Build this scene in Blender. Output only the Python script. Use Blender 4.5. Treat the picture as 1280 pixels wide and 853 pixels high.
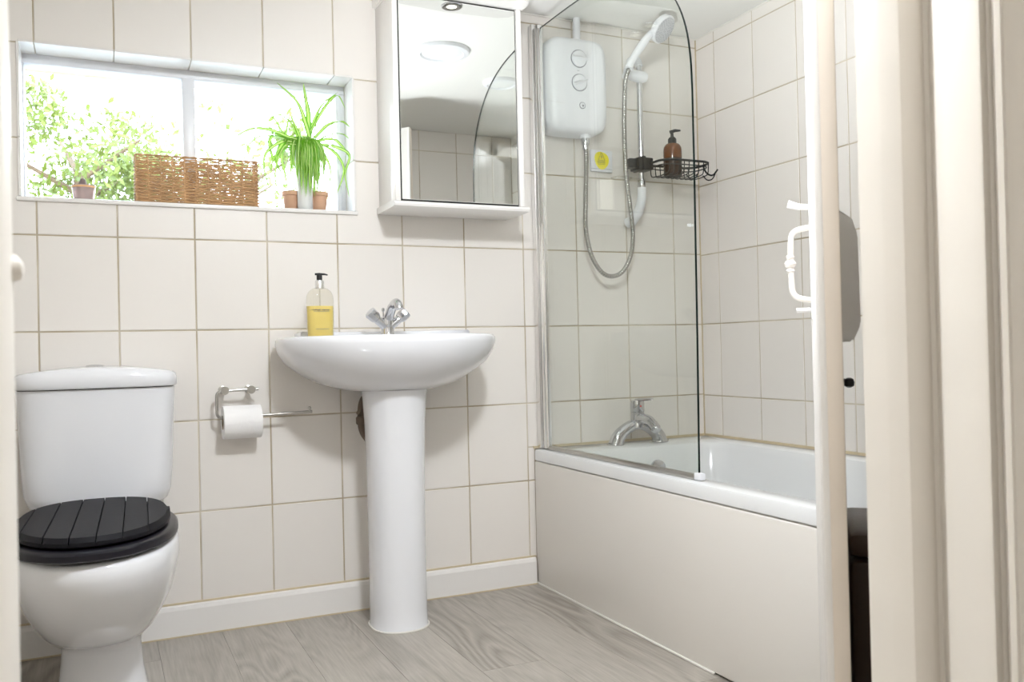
import bpy, bmesh, math, random
from mathutils import Vector, Matrix
R_ = random.Random(7)
PI = math.pi
for o in list(bpy.data.objects): bpy.data.objects.remove(o)
scn = bpy.context.scene
C = scn.collection

# ------------------------------------------------------------------ camera
cd = bpy.data.cameras.new('camera'); cam = bpy.data.objects.new('camera', cd); C.objects.link(cam)
def cam_matrix(loc, yaw, pitch, roll):
    y, p, r = (math.radians(a) for a in (yaw, pitch, roll))
    F = Vector((math.sin(y)*math.cos(p), math.cos(y)*math.cos(p), math.sin(p)))
    r0 = Vector((math.cos(y), -math.sin(y), 0)); u0 = r0.cross(F)
    Rt = r0*math.cos(r) + u0*math.sin(r); Up = -r0*math.sin(r) + u0*math.cos(r)
    m = Matrix((( Rt.x, Up.x, -F.x, loc[0]), (Rt.y, Up.y, -F.y, loc[1]), (Rt.z, Up.z, -F.z, loc[2]), (0, 0, 0, 1)))
    return m
cam.matrix_world = cam_matrix((-1.98723, -2.61238, .777), 25.0423, .4721, -1.3175)
cd.sensor_width = 36; cd.sensor_fit = 'HORIZONTAL'; cd.lens = 1100/1280*36
cd.clip_start = .02; cd.clip_end = 200
cd.dof.use_dof = True; cd.dof.focus_distance = 2.35; cd.dof.aperture_fstop = 9.0
scn.camera = cam

# ------------------------------------------------------------------ world, sun, lamps, exposure
scn.view_settings.view_transform = 'Standard'; scn.view_settings.look = 'None'
scn.view_settings.gamma = 1; scn.view_settings.use_curve_mapping = False
scn.view_settings.exposure = 0.08
w = bpy.data.worlds.new('sky'); scn.world = w; w.use_nodes = True
nt = w.node_tree; nt.nodes.clear()
wo = nt.nodes.new('ShaderNodeOutputWorld'); bg = nt.nodes.new('ShaderNodeBackground')
tc = nt.nodes.new('ShaderNodeTexCoord'); sx = nt.nodes.new('ShaderNodeSeparateXYZ'); rp = nt.nodes.new('ShaderNodeValToRGB')
rp.color_ramp.elements[0].position = .0; rp.color_ramp.elements[0].color = (.93, .965, 1, 1)
rp.color_ramp.elements[1].position = .55; rp.color_ramp.elements[1].color = (.62, .80, 1, 1)
nt.links.new(tc.outputs['Generated'], sx.inputs[0]); nt.links.new(sx.outputs['Z'], rp.inputs[0])
nt.links.new(rp.outputs[0], bg.inputs[0]); bg.inputs[1].default_value = 9
nt.links.new(bg.outputs[0], wo.inputs[0])
sd = bpy.data.lights.new('sun', 'SUN'); sd.energy = 4; sd.angle = math.radians(2); sd.color = (1, .96, .88)
sun = bpy.data.objects.new('sun', sd); C.objects.link(sun)
sun.rotation_euler = Vector((.25, .62, -.75)).to_track_quat('-Z', 'Y').to_euler()
def area(name, loc, target, sx_, sy_, power, col):
    l = bpy.data.lights.new(name, 'AREA'); l.shape = 'RECTANGLE'; l.size = sx_; l.size_y = sy_; l.energy = power; l.color = col
    o = bpy.data.objects.new(name, l); C.objects.link(o); o.location = loc
    o.rotation_euler = (Vector(target)-Vector(loc)).to_track_quat('-Z', 'Y').to_euler(); return o
area('hall_fill', (-2.72, -3.35, 1.35), (-1.1, -1.3, .8), 1.0, 1.3, 8, (1, .96, .91))  # large fill added in the unseen hall; no window stands there
area('hall_warm_fill', (-1.9, -3.0, 2.10), (-1.9, -2.9, 0), .5, .5, 1.2, (1, .88, .74))  # weak warm fill added overhead in the unseen hall, no fitting
area('door_side_fill', (-1.43, -1.82, 1.865), (-1.20, -1.20, 0), .18, .18, 29, (.90, .95, 1))  # fill lamp added above the view near the door, not a fitting
po = area('sky_portal', (-1.727, .20, 1.41), (-1.727, -1, 1.41), .89, .41, 1, (1, 1, 1)); po.data.cycles.is_portal = True
fl = bpy.data.lights.new('ceiling_bounce_fill', 'SPOT'); fl.energy = 185; fl.color = (.90, .95, 1); fl.spot_size = math.radians(66); fl.spot_blend = 1; fl.shadow_soft_size = .28  # unseen spot added below the view to bounce fill off the ceiling
fo = bpy.data.objects.new('ceiling_bounce_fill', fl); C.objects.link(fo); fo.location = (-1.70, -1.25, .20)
fo.rotation_euler = (Vector((-.82, -.85, 1.89))-fo.location).to_track_quat('-Z', 'Y').to_euler()

# ------------------------------------------------------------------ materials
def nodes(name):
    m = bpy.data.materials.new(name); m.use_nodes = True
    return m, m.node_tree, m.node_tree.nodes['Principled BSDF']
def mat(name, col, rough=.5, metal=0, bump=0, bscale=40, var=0, coat=0, trans=0, ior=1.45, vscale=6):
    m, t, b = nodes(name)
    b.inputs['Base Color'].default_value = (*col, 1); b.inputs['Roughness'].default_value = rough
    b.inputs['Metallic'].default_value = metal; b.inputs['Coat Weight'].default_value = coat
    b.inputs['Coat Roughness'].default_value = .04
    b.inputs['Transmission Weight'].default_value = trans; b.inputs['IOR'].default_value = ior
    co = t.nodes.new('ShaderNodeTexCoord')
    if bump:
        n = t.nodes.new('ShaderNodeTexNoise'); n.inputs['Scale'].default_value = bscale; n.inputs['Detail'].default_value = 4
        bp = t.nodes.new('ShaderNodeBump'); bp.inputs['Strength'].default_value = bump; bp.inputs['Distance'].default_value = .002
        t.links.new(co.outputs['Object'], n.inputs['Vector']); t.links.new(n.outputs['Fac'], bp.inputs['Height'])
        t.links.new(bp.outputs[0], b.inputs['Normal'])
    if var:
        n = t.nodes.new('ShaderNodeTexNoise'); n.inputs['Scale'].default_value = vscale; n.inputs['Detail'].default_value = 3
        h = t.nodes.new('ShaderNodeHueSaturation'); h.inputs['Color'].default_value = (*col, 1)
        mr = t.nodes.new('ShaderNodeMapRange'); mr.inputs[3].default_value = 1-var; mr.inputs[4].default_value = 1+var
        t.links.new(co.outputs['Object'], n.inputs['Vector']); t.links.new(n.outputs['Fac'], mr.inputs[0])
        t.links.new(mr.outputs[0], h.inputs['Value']); t.links.new(h.outputs[0], b.inputs['Base Color'])
    return m
def tile_mat(name, col):
    m, t, b = nodes(name)
    oi = t.nodes.new('ShaderNodeObjectInfo'); h = t.nodes.new('ShaderNodeHueSaturation'); h.inputs['Color'].default_value = (*col, 1)
    mr = t.nodes.new('ShaderNodeMapRange'); mr.inputs[3].default_value = .975; mr.inputs[4].default_value = 1.02
    t.links.new(oi.outputs['Random'], mr.inputs[0]); t.links.new(mr.outputs[0], h.inputs['Value']); t.links.new(h.outputs[0], b.inputs['Base Color'])
    co = t.nodes.new('ShaderNodeTexCoord'); n = t.nodes.new('ShaderNodeTexNoise'); n.inputs['Scale'].default_value = 14; n.inputs['Detail'].default_value = 2
    bp = t.nodes.new('ShaderNodeBump'); bp.inputs['Strength'].default_value = .12; bp.inputs['Distance'].default_value = .004
    t.links.new(co.outputs['Object'], n.inputs['Vector']); t.links.new(n.outputs['Fac'], bp.inputs['Height']); t.links.new(bp.outputs[0], b.inputs['Normal'])
    b.inputs['Roughness'].default_value = .34; b.inputs['Specular IOR Level'].default_value = .45
    return m
def grout_mat(name):
    m, t, b = nodes(name)
    co = t.nodes.new('ShaderNodeTexCoord'); n = t.nodes.new('ShaderNodeTexNoise'); n.inputs['Scale'].default_value = 5; n.inputs['Detail'].default_value = 5
    r = t.nodes.new('ShaderNodeValToRGB'); e = r.color_ramp.elements
    e[0].position = .38; e[0].color = (.46, .38, .27, 1); e[1].position = .62; e[1].color = (.66, .59, .48, 1)
    t.links.new(co.outputs['Object'], n.inputs['Vector']); t.links.new(n.outputs['Fac'], r.inputs[0]); t.links.new(r.outputs[0], b.inputs['Base Color'])
    b.inputs['Roughness'].default_value = .85
    return m
def wood_floor():
    m, t, b = nodes('vinyl_wood')
    N = t.nodes.new; L = t.links.new
    co = N('ShaderNodeTexCoord'); oi = N('ShaderNodeObjectInfo')
    mp = N('ShaderNodeMapping'); mp.inputs['Scale'].default_value = (1, .20, 1)
    ad = N('ShaderNodeVectorMath'); ad.operation = 'ADD'
    ml = N('ShaderNodeMath'); ml.operation = 'MULTIPLY'; ml.inputs[1].default_value = 37
    cb = N('ShaderNodeCombineXYZ'); L(oi.outputs['Random'], ml.inputs[0]); L(ml.outputs[0], cb.inputs[0]); L(ml.outputs[0], cb.inputs[1])
    L(co.outputs['Object'], ad.inputs[0]); L(cb.outputs[0], ad.inputs[1]); L(ad.outputs[0], mp.inputs[0])
    n1 = N('ShaderNodeTexNoise'); n1.inputs['Scale'].default_value = 7.5; n1.inputs['Detail'].default_value = 1.0; n1.inputs['Roughness'].default_value = .3
    L(mp.outputs[0], n1.inputs['Vector'])
    m1 = N('ShaderNodeMath'); m1.operation = 'MULTIPLY'; m1.inputs[1].default_value = 26; L(n1.outputs['Fac'], m1.inputs[0])
    fr = N('ShaderNodeMath'); fr.operation = 'PINGPONG'; fr.inputs[1].default_value = 1; L(m1.outputs[0], fr.inputs[0])
    n2 = N('ShaderNodeTexNoise'); n2.inputs['Scale'].default_value = 170; n2.inputs['Detail'].default_value = 3
    mp2 = N('ShaderNodeMapping'); mp2.inputs['Scale'].default_value = (1, .05, 1); L(ad.outputs[0], mp2.inputs[0]); L(mp2.outputs[0], n2.inputs['Vector'])
    n3 = N('ShaderNodeTexNoise'); n3.inputs['Scale'].default_value = 3.5; L(mp.outputs[0], n3.inputs['Vector'])
    mx = N('ShaderNodeMath'); mx.operation = 'MULTIPLY'; L(fr.outputs[0], mx.inputs[0])
    st = N('ShaderNodeMapRange'); st.inputs[1].default_value = .40; st.inputs[2].default_value = .62; L(n3.outputs['Fac'], st.inputs[0]); L(st.outputs[0], mx.inputs[1])
    s1 = N('ShaderNodeMath'); s1.operation = 'MULTIPLY'; s1.inputs[1].default_value = .42; L(mx.outputs[0], s1.inputs[0])
    s2 = N('ShaderNodeMath'); s2.operation = 'MULTIPLY'; s2.inputs[1].default_value = .62; L(n2.outputs['Fac'], s2.inputs[0])
    s3 = N('ShaderNodeMath'); s3.operation = 'ADD'; L(s1.outputs[0], s3.inputs[0]); L(s2.outputs[0], s3.inputs[1])
    s4 = N('ShaderNodeMath'); s4.operation = 'MULTIPLY_ADD'; s4.inputs[1].default_value = .10; L(oi.outputs['Random'], s4.inputs[0]); L(s3.outputs[0], s4.inputs[2])
    r = N('ShaderNodeValToRGB'); e = r.color_ramp.elements
    e[0].position = .15; e[0].color = (.50, .46, .41, 1); e[1].position = .80; e[1].color = (.255, .225, .19, 1)
    L(s4.outputs[0], r.inputs[0]); L(r.outputs[0], b.inputs['Base Color'])
    b.inputs['Roughness'].default_value = .42
    return m
def sheet_glass(name, tint, refl=.06):
    m = bpy.data.materials.new(name); m.use_nodes = True; t = m.node_tree; t.nodes.clear()
    o = t.nodes.new('ShaderNodeOutputMaterial'); tr = t.nodes.new('ShaderNodeBsdfTransparent'); tr.inputs[0].default_value = (*tint, 1)
    g = t.nodes.new('ShaderNodeBsdfGlossy'); g.inputs['Roughness'].default_value = .01
    f = t.nodes.new('ShaderNodeFresnel'); ge = t.nodes.new('ShaderNodeNewGeometry')
    ma = t.nodes.new('ShaderNodeMapRange'); ma.inputs[3].default_value = 1.45; ma.inputs[4].default_value = 1/1.45
    t.links.new(ge.outputs['Backfacing'], ma.inputs[0]); t.links.new(ma.outputs[0], f.inputs[0])
    mx = t.nodes.new('ShaderNodeMixShader')
    t.links.new(f.outputs[0], mx.inputs[0]); t.links.new(tr.outputs[0], mx.inputs[1]); t.links.new(g.outputs[0], mx.inputs[2]); t.links.new(mx.outputs[0], o.inputs[0])
    return m
def emit(name, col, s):
    m, t, b = nodes(name); b.inputs['Base Color'].default_value = (*col, 1)
    b.inputs['Emission Color'].default_value = (*col, 1); b.inputs['Emission Strength'].default_value = s; return m
M = dict(
    tile=tile_mat('cream_tile', (.81, .765, .718)), grout=grout_mat('grout'),
    wall=mat('cream_wall', (.78, .73, .66), .6, bump=.1), ceil=mat('ceiling_paint', (.82, .805, .77), .7, bump=.08),
    ceramic=mat('white_ceramic', (.81, .81, .835), .09, coat=.3), plastic=mat('white_plastic', (.83, .83, .86), .28),
    gloss=mat('white_gloss_paint', (.84, .81, .78), .22, bump=.25, bscale=25), pvc=mat('window_plastic', (.80, .81, .85), .3),
    cream=mat('cream_gloss_paint', (.80, .75, .685), .3, bump=.35, bscale=18), creamflat=mat('old_cream_paint', (.74, .655, .565), .38, bump=.3, bscale=22, var=.03),
    panel=mat('bath_panel', (.79, .75, .70), .30), acrylic=mat('bath_acrylic', (.80, .80, .80), .14),
    chrome=mat('chrome', (.62, .62, .64), .12, 1), steel=mat('brushed_steel', (.50, .48, .45), .28, 1), alu=mat('polished_aluminium', (.80, .79, .78), .26, 1),
    post=mat('post_chrome', (.88, .88, .88), .14, 1),
    mirror=mat('mirror_silver', (.86, .88, .86), .0, 1), dark=mat('dark_gap', (.02, .02, .02), .6), black=mat('black_lacquer', (.010, .009, .013), .30, bump=.04, bscale=60),
    slatblack=mat('black_painted_wood', (.006, .0055, .008), .55, bump=.1, bscale=50), blackmat=mat('black_plastic', (.015, .015, .016), .45), wire=mat('black_wire', (.012, .012, .013), .4),
    glassedge=mat('glass_edge', (.004, .012, .010), .15), glass=sheet_glass('screen_glass', (.962, .975, .96)), pane=sheet_glass('window_glass', (.97, .98, .98)),
    silicone=mat('silicone', (.80, .77, .72), .4), seal_old=mat('aged_silicone', (.60, .50, .34), .6, var=.2, vscale=20),
    wicker=mat('wicker', (.52, .31, .15), .6, bump=.4, bscale=120, var=.35, vscale=35), terracotta=mat('terracotta', (.70, .42, .28), .8, var=.08),
    potwhite=mat('white_pot', (.85, .85, .83), .3), leafgreen=mat('leaf_green', (.15, .40, .02), .4, var=.25, vscale=30), leafpale=mat('leaf_stripe', (.50, .70, .20), .4),
    soap=mat('yellow_soap', (.88, .70, .22), .12), bottle=sheet_glass('clear_bottle', (.93, .92, .88)), amber=mat('amber_glass', (.16, .055, .018), .12), amberliq=mat('amber_bottle_filled', (.045, .018, .010), .14),
    print_=mat('print_grey', (.12, .12, .14), .5), yellow=mat('yellow_sticker', (.88, .78, .01), .4), tissue=mat('toilet_tissue', (.90, .88, .87), .85, bump=.4, bscale=90),
    card=mat('cardboard_tube', (.52, .42, .32), .8), brown=mat('brown_leatherette', (.07, .04, .026), .38, bump=.3, bscale=140), red=mat('red_mark', (.6, .03, .02), .5), green=mat('green_mark', (.1, .35, .2), .5),
    floor=wood_floor(), pinkglass=mat('pink_glass', (.90, .72, .69), .1, trans=.5), orange=mat('orange_band', (.85, .50, .25), .5), cone=mat('grey_cone', (.18, .13, .12), .6),
    bark=mat('bark', (.16, .11, .07), .9), foliage=mat('tree_leaf', (.15, .19, .035), .5), grass=mat('pale_paving', (.42, .42, .40), .9, var=.1), lens=emit('lamp_lens', (.80, .80, .80), .10),
    pipe=mat('tarnished_pipe', (.16, .12, .09), .45, .6, var=.3, vscale=40), hose=mat('hose_steel', (.38, .37, .35), .24, 1), nozzle=mat('nozzle_grey', (.25, .25, .28), .5), spot=emit('spot_lens', (1, .97, .9), .9),
)
M['slatblack'].node_tree.nodes['Principled BSDF'].inputs['Specular IOR Level'].default_value = .22
M['black'].node_tree.nodes['Principled BSDF'].inputs['Specular IOR Level'].default_value = .3
# leaves let light through
for k in ('leafgreen', 'leafpale', 'foliage'):
    t = M[k].node_tree; b = t.nodes['Principled BSDF']; o = t.nodes['Material Output']
    tl = t.nodes.new('ShaderNodeBsdfTranslucent'); c = b.inputs['Base Color'].default_value; tl.inputs[0].default_value = (min(1, c[0]*1.6), min(1, c[1]*1.5), c[2]*1.2, 1)
    mx = t.nodes.new('ShaderNodeMixShader'); mx.inputs[0].default_value = .15
    t.links.new(b.outputs[0], mx.inputs[1]); t.links.new(tl.outputs[0], mx.inputs[2]); t.links.new(mx.outputs[0], o.inputs[0])

# ------------------------------------------------------------------ helpers (all coordinates in world metres)
def wloc(o):
    v = Vector(o.location)
    while o.parent: o = o.parent; v = v + Vector(o.location)
    return v
def obj(name, bm, m, parent=None, smooth=True, sharp=40):
    me = bpy.data.meshes.new(name)
    if parent is not None:
        bmesh.ops.translate(bm, verts=bm.verts, vec=-wloc(parent))
    bmesh.ops.recalc_face_normals(bm, faces=bm.faces)
    if smooth:
        ca = math.radians(sharp)
        for f in bm.faces: f.smooth = True
        for e in bm.edges:
            if len(e.link_faces) == 2 and e.calc_face_angle(0) > ca: e.smooth = False
    bm.to_mesh(me); bm.free()
    for x in (m if isinstance(m, (list, tuple)) else [m]): me.materials.append(x)
    o = bpy.data.objects.new(name, me); C.objects.link(o)
    if parent is not None: o.parent = parent
    return o
def thing(name, label, cat, loc=(0, 0, 0), group=None):
    o = bpy.data.objects.new(name, None); C.objects.link(o); o.location = loc; o.empty_display_size = .05
    o['label'] = label; o['category'] = cat
    if group: o['group'] = group
    return o
def tag(o, label, cat, group=None):
    o['label'] = label; o['category'] = cat
    if group: o['group'] = group
    return o
def struct(name, bm, m, smooth=False):
    o = obj(name, bm, m, None, smooth); o['kind'] = 'structure'; return o
def box(bm, a, b, bev=0, seg=2, mi=0):
    a, b = [min(p, q) for p, q in zip(a, b)], [max(p, q) for p, q in zip(a, b)]
    r = bmesh.ops.create_cube(bm, size=1); vs = r['verts']
    for v in vs:
        v.co = Vector([(a[i]+b[i])/2 + v.co[i]*(b[i]-a[i]) for i in range(3)])
    fs = set(f for v in vs for f in v.link_faces)
    for f in fs: f.material_index = mi
    if bev:
        es = list(set(e for v in vs for e in v.link_edges))
        bmesh.ops.bevel(bm, geom=es, offset=bev, segments=seg, affect='EDGES', profile=.5, clamp_overlap=True)
    return bm
def nb(): return bmesh.new()
def ring_verts(bm, pts): return [bm.verts.new(p) for p in pts]
def loft(bm, rings, closed=True, cap0=True, cap1=True, mi=0):
    vr = [ring_verts(bm, r) for r in rings]; n = len(vr[0])
    for a, b in zip(vr, vr[1:]):
        for i in range(n if closed else n-1):
            j = (i+1) % n
            try: f = bm.faces.new((a[i], a[j], b[j], b[i])); f.material_index = mi
            except ValueError: pass
    if cap0: bm.faces.new(vr[0]).material_index = mi
    if cap1: bm.faces.new(list(reversed(vr[-1]))).material_index = mi
    return vr
def lathe(bm, prof, c, seg=28, axis='z', cap=True, mi=0, m=None):
    rings = []
    for r, h in prof:
        ring = []
        for i in range(seg):
            a = 2*PI*i/seg; x, y = r*math.cos(a), r*math.sin(a)
            p = {'z': Vector((x, y, h)), 'y': Vector((x, h, y)), 'x': Vector((h, x, y))}[axis]
            if m is not None: p = m @ p
            ring.append(Vector(c)+p)
        rings.append(ring)
    loft(bm, rings, cap0=cap, cap1=cap, mi=mi); return bm
def catmull(pts, n=6):
    P = [Vector(p) for p in pts]; P = [2*P[0]-P[1]] + P + [2*P[-1]-P[-2]]; out = []
    for i in range(1, len(P)-2):
        for k in range(n):
            t = k/n; a, b, c, d = P[i-1:i+3]
            out.append(.5*((2*b)+(c-a)*t+(2*a-5*b+4*c-d)*t*t+(-a+3*b-3*c+d)*t**3))
    out.append(P[-2]); return out
def tube(bm, path, r, seg=10, closed=False, mi=0, cap=True):
    P = [Vector(p) for p in path]; n = len(P); rs = r if isinstance(r, (list, tuple)) else [r]*n
    if closed: T = [(P[(i+1) % n]-P[i-1]).normalized() for i in range(n)]
    else: T = [(P[min(i+1, n-1)]-P[max(i-1, 0)]).normalized() for i in range(n)]
    up = Vector((0, 0, 1)) if abs(T[0].z) < .9 else Vector((1, 0, 0))
    N = (up - T[0]*up.dot(T[0])).normalized(); rings = []
    for i in range(n):
        N = (N - T[i]*N.dot(T[i])).normalized(); B = T[i].cross(N)
        rings.append([P[i]+(N*math.cos(2*PI*k/seg)+B*math.sin(2*PI*k/seg))*rs[i] for k in range(seg)])
    if closed:
        vr = [ring_verts(bm, q) for q in rings]
        for i in range(n):
            a, b = vr[i], vr[(i+1) % n]
            for k in range(seg):
                f = bm.faces.new((a[k], a[(k+1) % seg], b[(k+1) % seg], b[k])); f.material_index = mi
    else: loft(bm, rings, cap0=cap, cap1=cap, mi=mi)
    return bm
def bend(pts, r, n=5):
    """polyline with rounded corners"""
    P = [Vector(p) for p in pts]; out = [P[0]]
    for a, b, c in zip(P, P[1:], P[2:]):
        d1 = (a-b).normalized(); d2 = (c-b).normalized(); rr = min(r, (a-b).length*.49, (c-b).length*.49)
        p, q = b+d1*rr, b+d2*rr
        for k in range(n+1):
            t = k/n; out.append((1-t)**2*p+2*(1-t)*t*b+t*t*q)
    out.append(P[-1]); return out
def prism(bm, pts2, z0, z1, mi=0):
    loft(bm, [[Vector((x, y, z0)) for x, y in pts2], [Vector((x, y, z1)) for x, y in pts2]], mi=mi); return bm
def sup(cx, cy, a, bf, bb, z, n=40, ef=2.0, eb=3.5):
    """plan outline: front (towards -y) and back halves with their own reach and squareness"""
    out = []
    for i in range(n):
        t = 2*PI*i/n; c, s = math.cos(t), math.sin(t)
        e = eb if s > 0 else ef; b = bb if s > 0 else bf
        out.append(Vector((cx+a*math.copysign(abs(c)**(2/e), c), cy+b*math.copysign(abs(s)**(2/e), s), z)))
    return out

# ------------------------------------------------------------------ room shell
XL, YF, ZC = -2.35, -1.93, 1.89
WX0, WX1, WZ0, WZ1 = -2.172, -1.281, 1.203, 1.612      # window opening
D = .0022
bm = nb()
for a, b in (((XL-.1, D, -.02), (WX0, .28, 2.1)), ((WX1, D, -.02), (.1, .28, 2.1)), ((WX0, D, -.02), (WX1, .28, WZ0)), ((WX0, D, WZ1), (WX1, .28, 2.1))): box(bm, a, b)
wall_back = struct('wall_back', bm, M['grout'])
wall_right = struct('wall_right', box(nb(), (D, D, -.02), (.12, -2.2, 2.1)), M['grout'])
wall_left = struct('wall_left', box(nb(), (XL-.12, D, -.02), (XL, -2.05, 2.1)), M['wall'])
OX0, OX1, OZ = -2.06, -1.20, 1.80
bm = nb()
for a, b in (((XL-.12, YF-D, -.02), (OX0, -2.05, 2.1)), ((OX1, YF-D, -.02), (.12, -2.05, 2.1)), ((OX0, YF-D, OZ), (OX1, -2.05, 2.1))): box(bm, a, b)
wall_front = struct('wall_front', bm, M['grout'])
ceiling = struct('ceiling', box(nb(), (XL-.1, .2, ZC), (.1, -2.0, 2.0)), M['ceil'])
floor = struct('floor', box(nb(), (-3.0, .2, -.06), (.1, -4.2, -.004)), M['dark'])
# hall behind the camera
struct('wall_hall_left', box(nb(), (-3.0, -2.05, -.02), (-2.9, -4.2, 2.3)), M['wall'])
struct('wall_hall_right', box(nb(), (-.7, -2.05, -.02), (-.6, -4.2, 2.3)), M['wall'])
struct('wall_hall_back', box(nb(), (-3.0, -4.1, -.02), (-.6, -4.2, 2.3)), M['wall'])
struct('ceiling_hall', box(nb(), (-3.0, -2.0, 2.2), (-.6, -4.2, 2.3)), M['ceil'])

# tiles: every one its own piece, meshes shared between alike sizes
cache = {}
def tile_mesh(poly):
    key = tuple((round(x, 4), round(y, 4)) for x, y in poly)
    if key in cache: return cache[key]
    bm = nb(); vs = [bm.verts.new((x, D+.0006, z)) for x, z in poly]; f = bm.faces.new(vs)
    r = bmesh.ops.extrude_face_region(bm, geom=[f]); nv = [g for g in r['geom'] if isinstance(g, bmesh.types.BMVert)]
    nf = [g for g in r['geom'] if isinstance(g, bmesh.types.BMFace)][0]
    for v in nv: v.co.y = .0011
    bmesh.ops.inset_region(bm, faces=[nf], thickness=.0017, depth=0)
    for v in nf.verts: v.co.y = 0
    bmesh.ops.recalc_face_normals(bm, faces=bm.faces)
    me = bpy.data.meshes.new('tile'); bm.to_mesh(me); bm.free(); me.materials.append(M['tile']); cache[key] = me; return me
G = .0021
def lay(wall, us, zs, place, rot, hole=None, clip=None):
    for u0, u1 in zip(us, us[1:]):
        for z0, z1 in zip(zs, zs[1:]):
            a0, a1, b0, b1 = u0+G, u1-G, z0+G, z1-G
            if a1-a0 < .006 or b1-b0 < .006: continue
            poly = [(a0, b0), (a1, b0), (a1, b1), (a0, b1)]
            if hole:
                h0, h1, k0, k1 = hole
                if a0 < h1 and a1 > h0 and b0 < k1 and b1 > k0:
                    l, r, d, u = a0 < h0-.004, a1 > h1+.004, b0 < k0-.004, b1 > k1+.004
                    if not (l or r or d or u): continue
                    if l and not (d or u): poly = [(a0, b0), (h0, b0), (h0, b1), (a0, b1)]
                    elif r and not (d or u): poly = [(h1, b0), (a1, b0), (a1, b1), (h1, b1)]
                    elif d and not (l or r): poly = [(a0, b0), (a1, b0), (a1, k0), (a0, k0)]
                    elif u and not (l or r): poly = [(a0, k1), (a1, k1), (a1, b1), (a0, b1)]
                    elif l and d: poly = [(a0, b0), (a1, b0), (a1, k0), (h0, k0), (h0, b1), (a0, b1)]
                    elif r and d: poly = [(a0, b0), (a1, b0), (a1, b1), (h1, b1), (h1, k0), (a0, k0)]
                    elif l and u: poly = [(a0, b0), (h0, b0), (h0, k1), (a1, k1), (a1, b1), (a0, b1)]
                    else: poly = [(h1, b0), (a1, b0), (a1, b1), (a0, b1), (a0, k1), (h1, k1)]
            if clip and not clip(a0, a1, b0, b1): continue
            me = tile_mesh([(x-a0, z-b0) for x, z in poly])
            o = bpy.data.objects.new('tile', me); C.objects.link(o); o.parent = wall
            o.location = place(a0, b0); o.rotation_euler = (0, 0, rot)
ROWS = [.088, .339, .594, .848, 1.103, 1.356, 1.606, 1.858, ZC+.001]
COLS = [XL, -2.337+.002, -2.134, -1.941, -1.743, -1.545, -1.338, -1.134, -.928, -.718]
lay(wall_back, COLS, ROWS, lambda u, z: (u, 0, z), 0, hole=(WX0, WX1, WZ0, WZ1))
RB = [.449] + ROWS[2:]
lay(wall_back, [-.718, -.692], [.088, .339, .449], lambda u, z: (u, 0, z), 0)
lay(wall_back, [-.718, -.516, -.315, -.116, 0], RB, lambda u, z: (u, 0, z), 0)
RR = [.449, .591, .848, 1.099, 1.350, 1.597, 1.848, ZC+.001]
lay(wall_right, [0, .102, .305, .508, .711, .914, 1.117, 1.320, 1.523, 1.726, 1.93], RR, lambda u, z: (0, -u, z), -PI/2)
RF = [.02, .266, .520, .774, 1.028, 1.282, 1.536, 1.788, ZC+.001]
lay(wall_front, [0, .11, .312, .514, .716, .918, 1.12, 1.17], RF, lambda u, z: (-u, YF, z), PI)
# caulk lines in corners and under the tiles
bm = nb(); box(bm, (-.698, -.0045, .4435), (0, .002, .4515)); obj('sealant_bead', bm, M['seal_old'], wall_back, False)
bm = nb(); box(bm, (-.0045, 0, .4435), (.002, -1.7, .4515)); obj('sealant_bead', bm, M['seal_old'], wall_right, False)
bm = nb(); box(bm, (-.003, -.003, .45), (.002, .002, ZC)); obj('sealant_bead', bm, M['seal_old'], wall_back, False)
bm = nb(); box(bm, (XL, -.004, ZC-.004), (0, .002, ZC+.001)); obj('sealant_bead', bm, M['silicone'], wall_back, False)
bm = nb(); box(bm, (-.004, 0, ZC-.004), (.002, -1.93, ZC+.001)); obj('sealant_bead', bm, M['silicone'], wall_right, False)

# floor boards (printed vinyl planks) : pieces of the floor
px = [-2.36, -2.20, -2.03, -1.862, -1.693, -1.518, -1.345, -1.17, -1.0, -.825, -.66]
joints = {0: [-.5], 1: [-1.1], 2: [-.18, -1.3], 3: [-.9], 4: [-1.5], 5: [-1.05], 6: [-1.6], 7: [-.648], 8: [-1.3], 9: [-.95]}
for i, (a, b) in enumerate(zip(px, px[1:])):
    ys = [.0] + joints[i] + [-2.06]
    for y0, y1 in zip(ys, ys[1:]):
        bm = nb(); vs = [bm.verts.new(p) for p in ((a+.0004, y1+.0004, -.003), (b-.0004, y1+.0004, -.003), (b-.0004, y0-.0004, -.003), (a+.0004, y0-.0004, -.003))]
        f = bm.faces.new(vs); r = bmesh.ops.extrude_face_region(bm, geom=[f])
        for g in r['geom']:
            if isinstance(g, bmesh.types.BMVert): g.co.z = 0
        obj('plank', bm, M['floor'], floor, False)
obj('hall_flooring', box(nb(), (-2.9, -2.062, -.003), (-.7, -4.1, 0)), M['floor'], floor, False)

# skirting
bm = nb(); prism_pts = [(0, 0), (-.013, 0), (-.014, .074), (-.011, .084), (-.004, .088), (0, .088)]
loft(bm, [[Vector((x, y+.001, z)) for y, z in prism_pts] for x in (XL, -.701)])
struct('baseboard_back', bm, M['gloss'])
bm = nb(); box(bm, (XL, -.0155, 0), (-.70, -.012, .0035)); box(bm, (XL, -.004, .0865), (-.70, .001, .0925)); so = struct('trim_3', bm, M['seal_old'])

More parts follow.
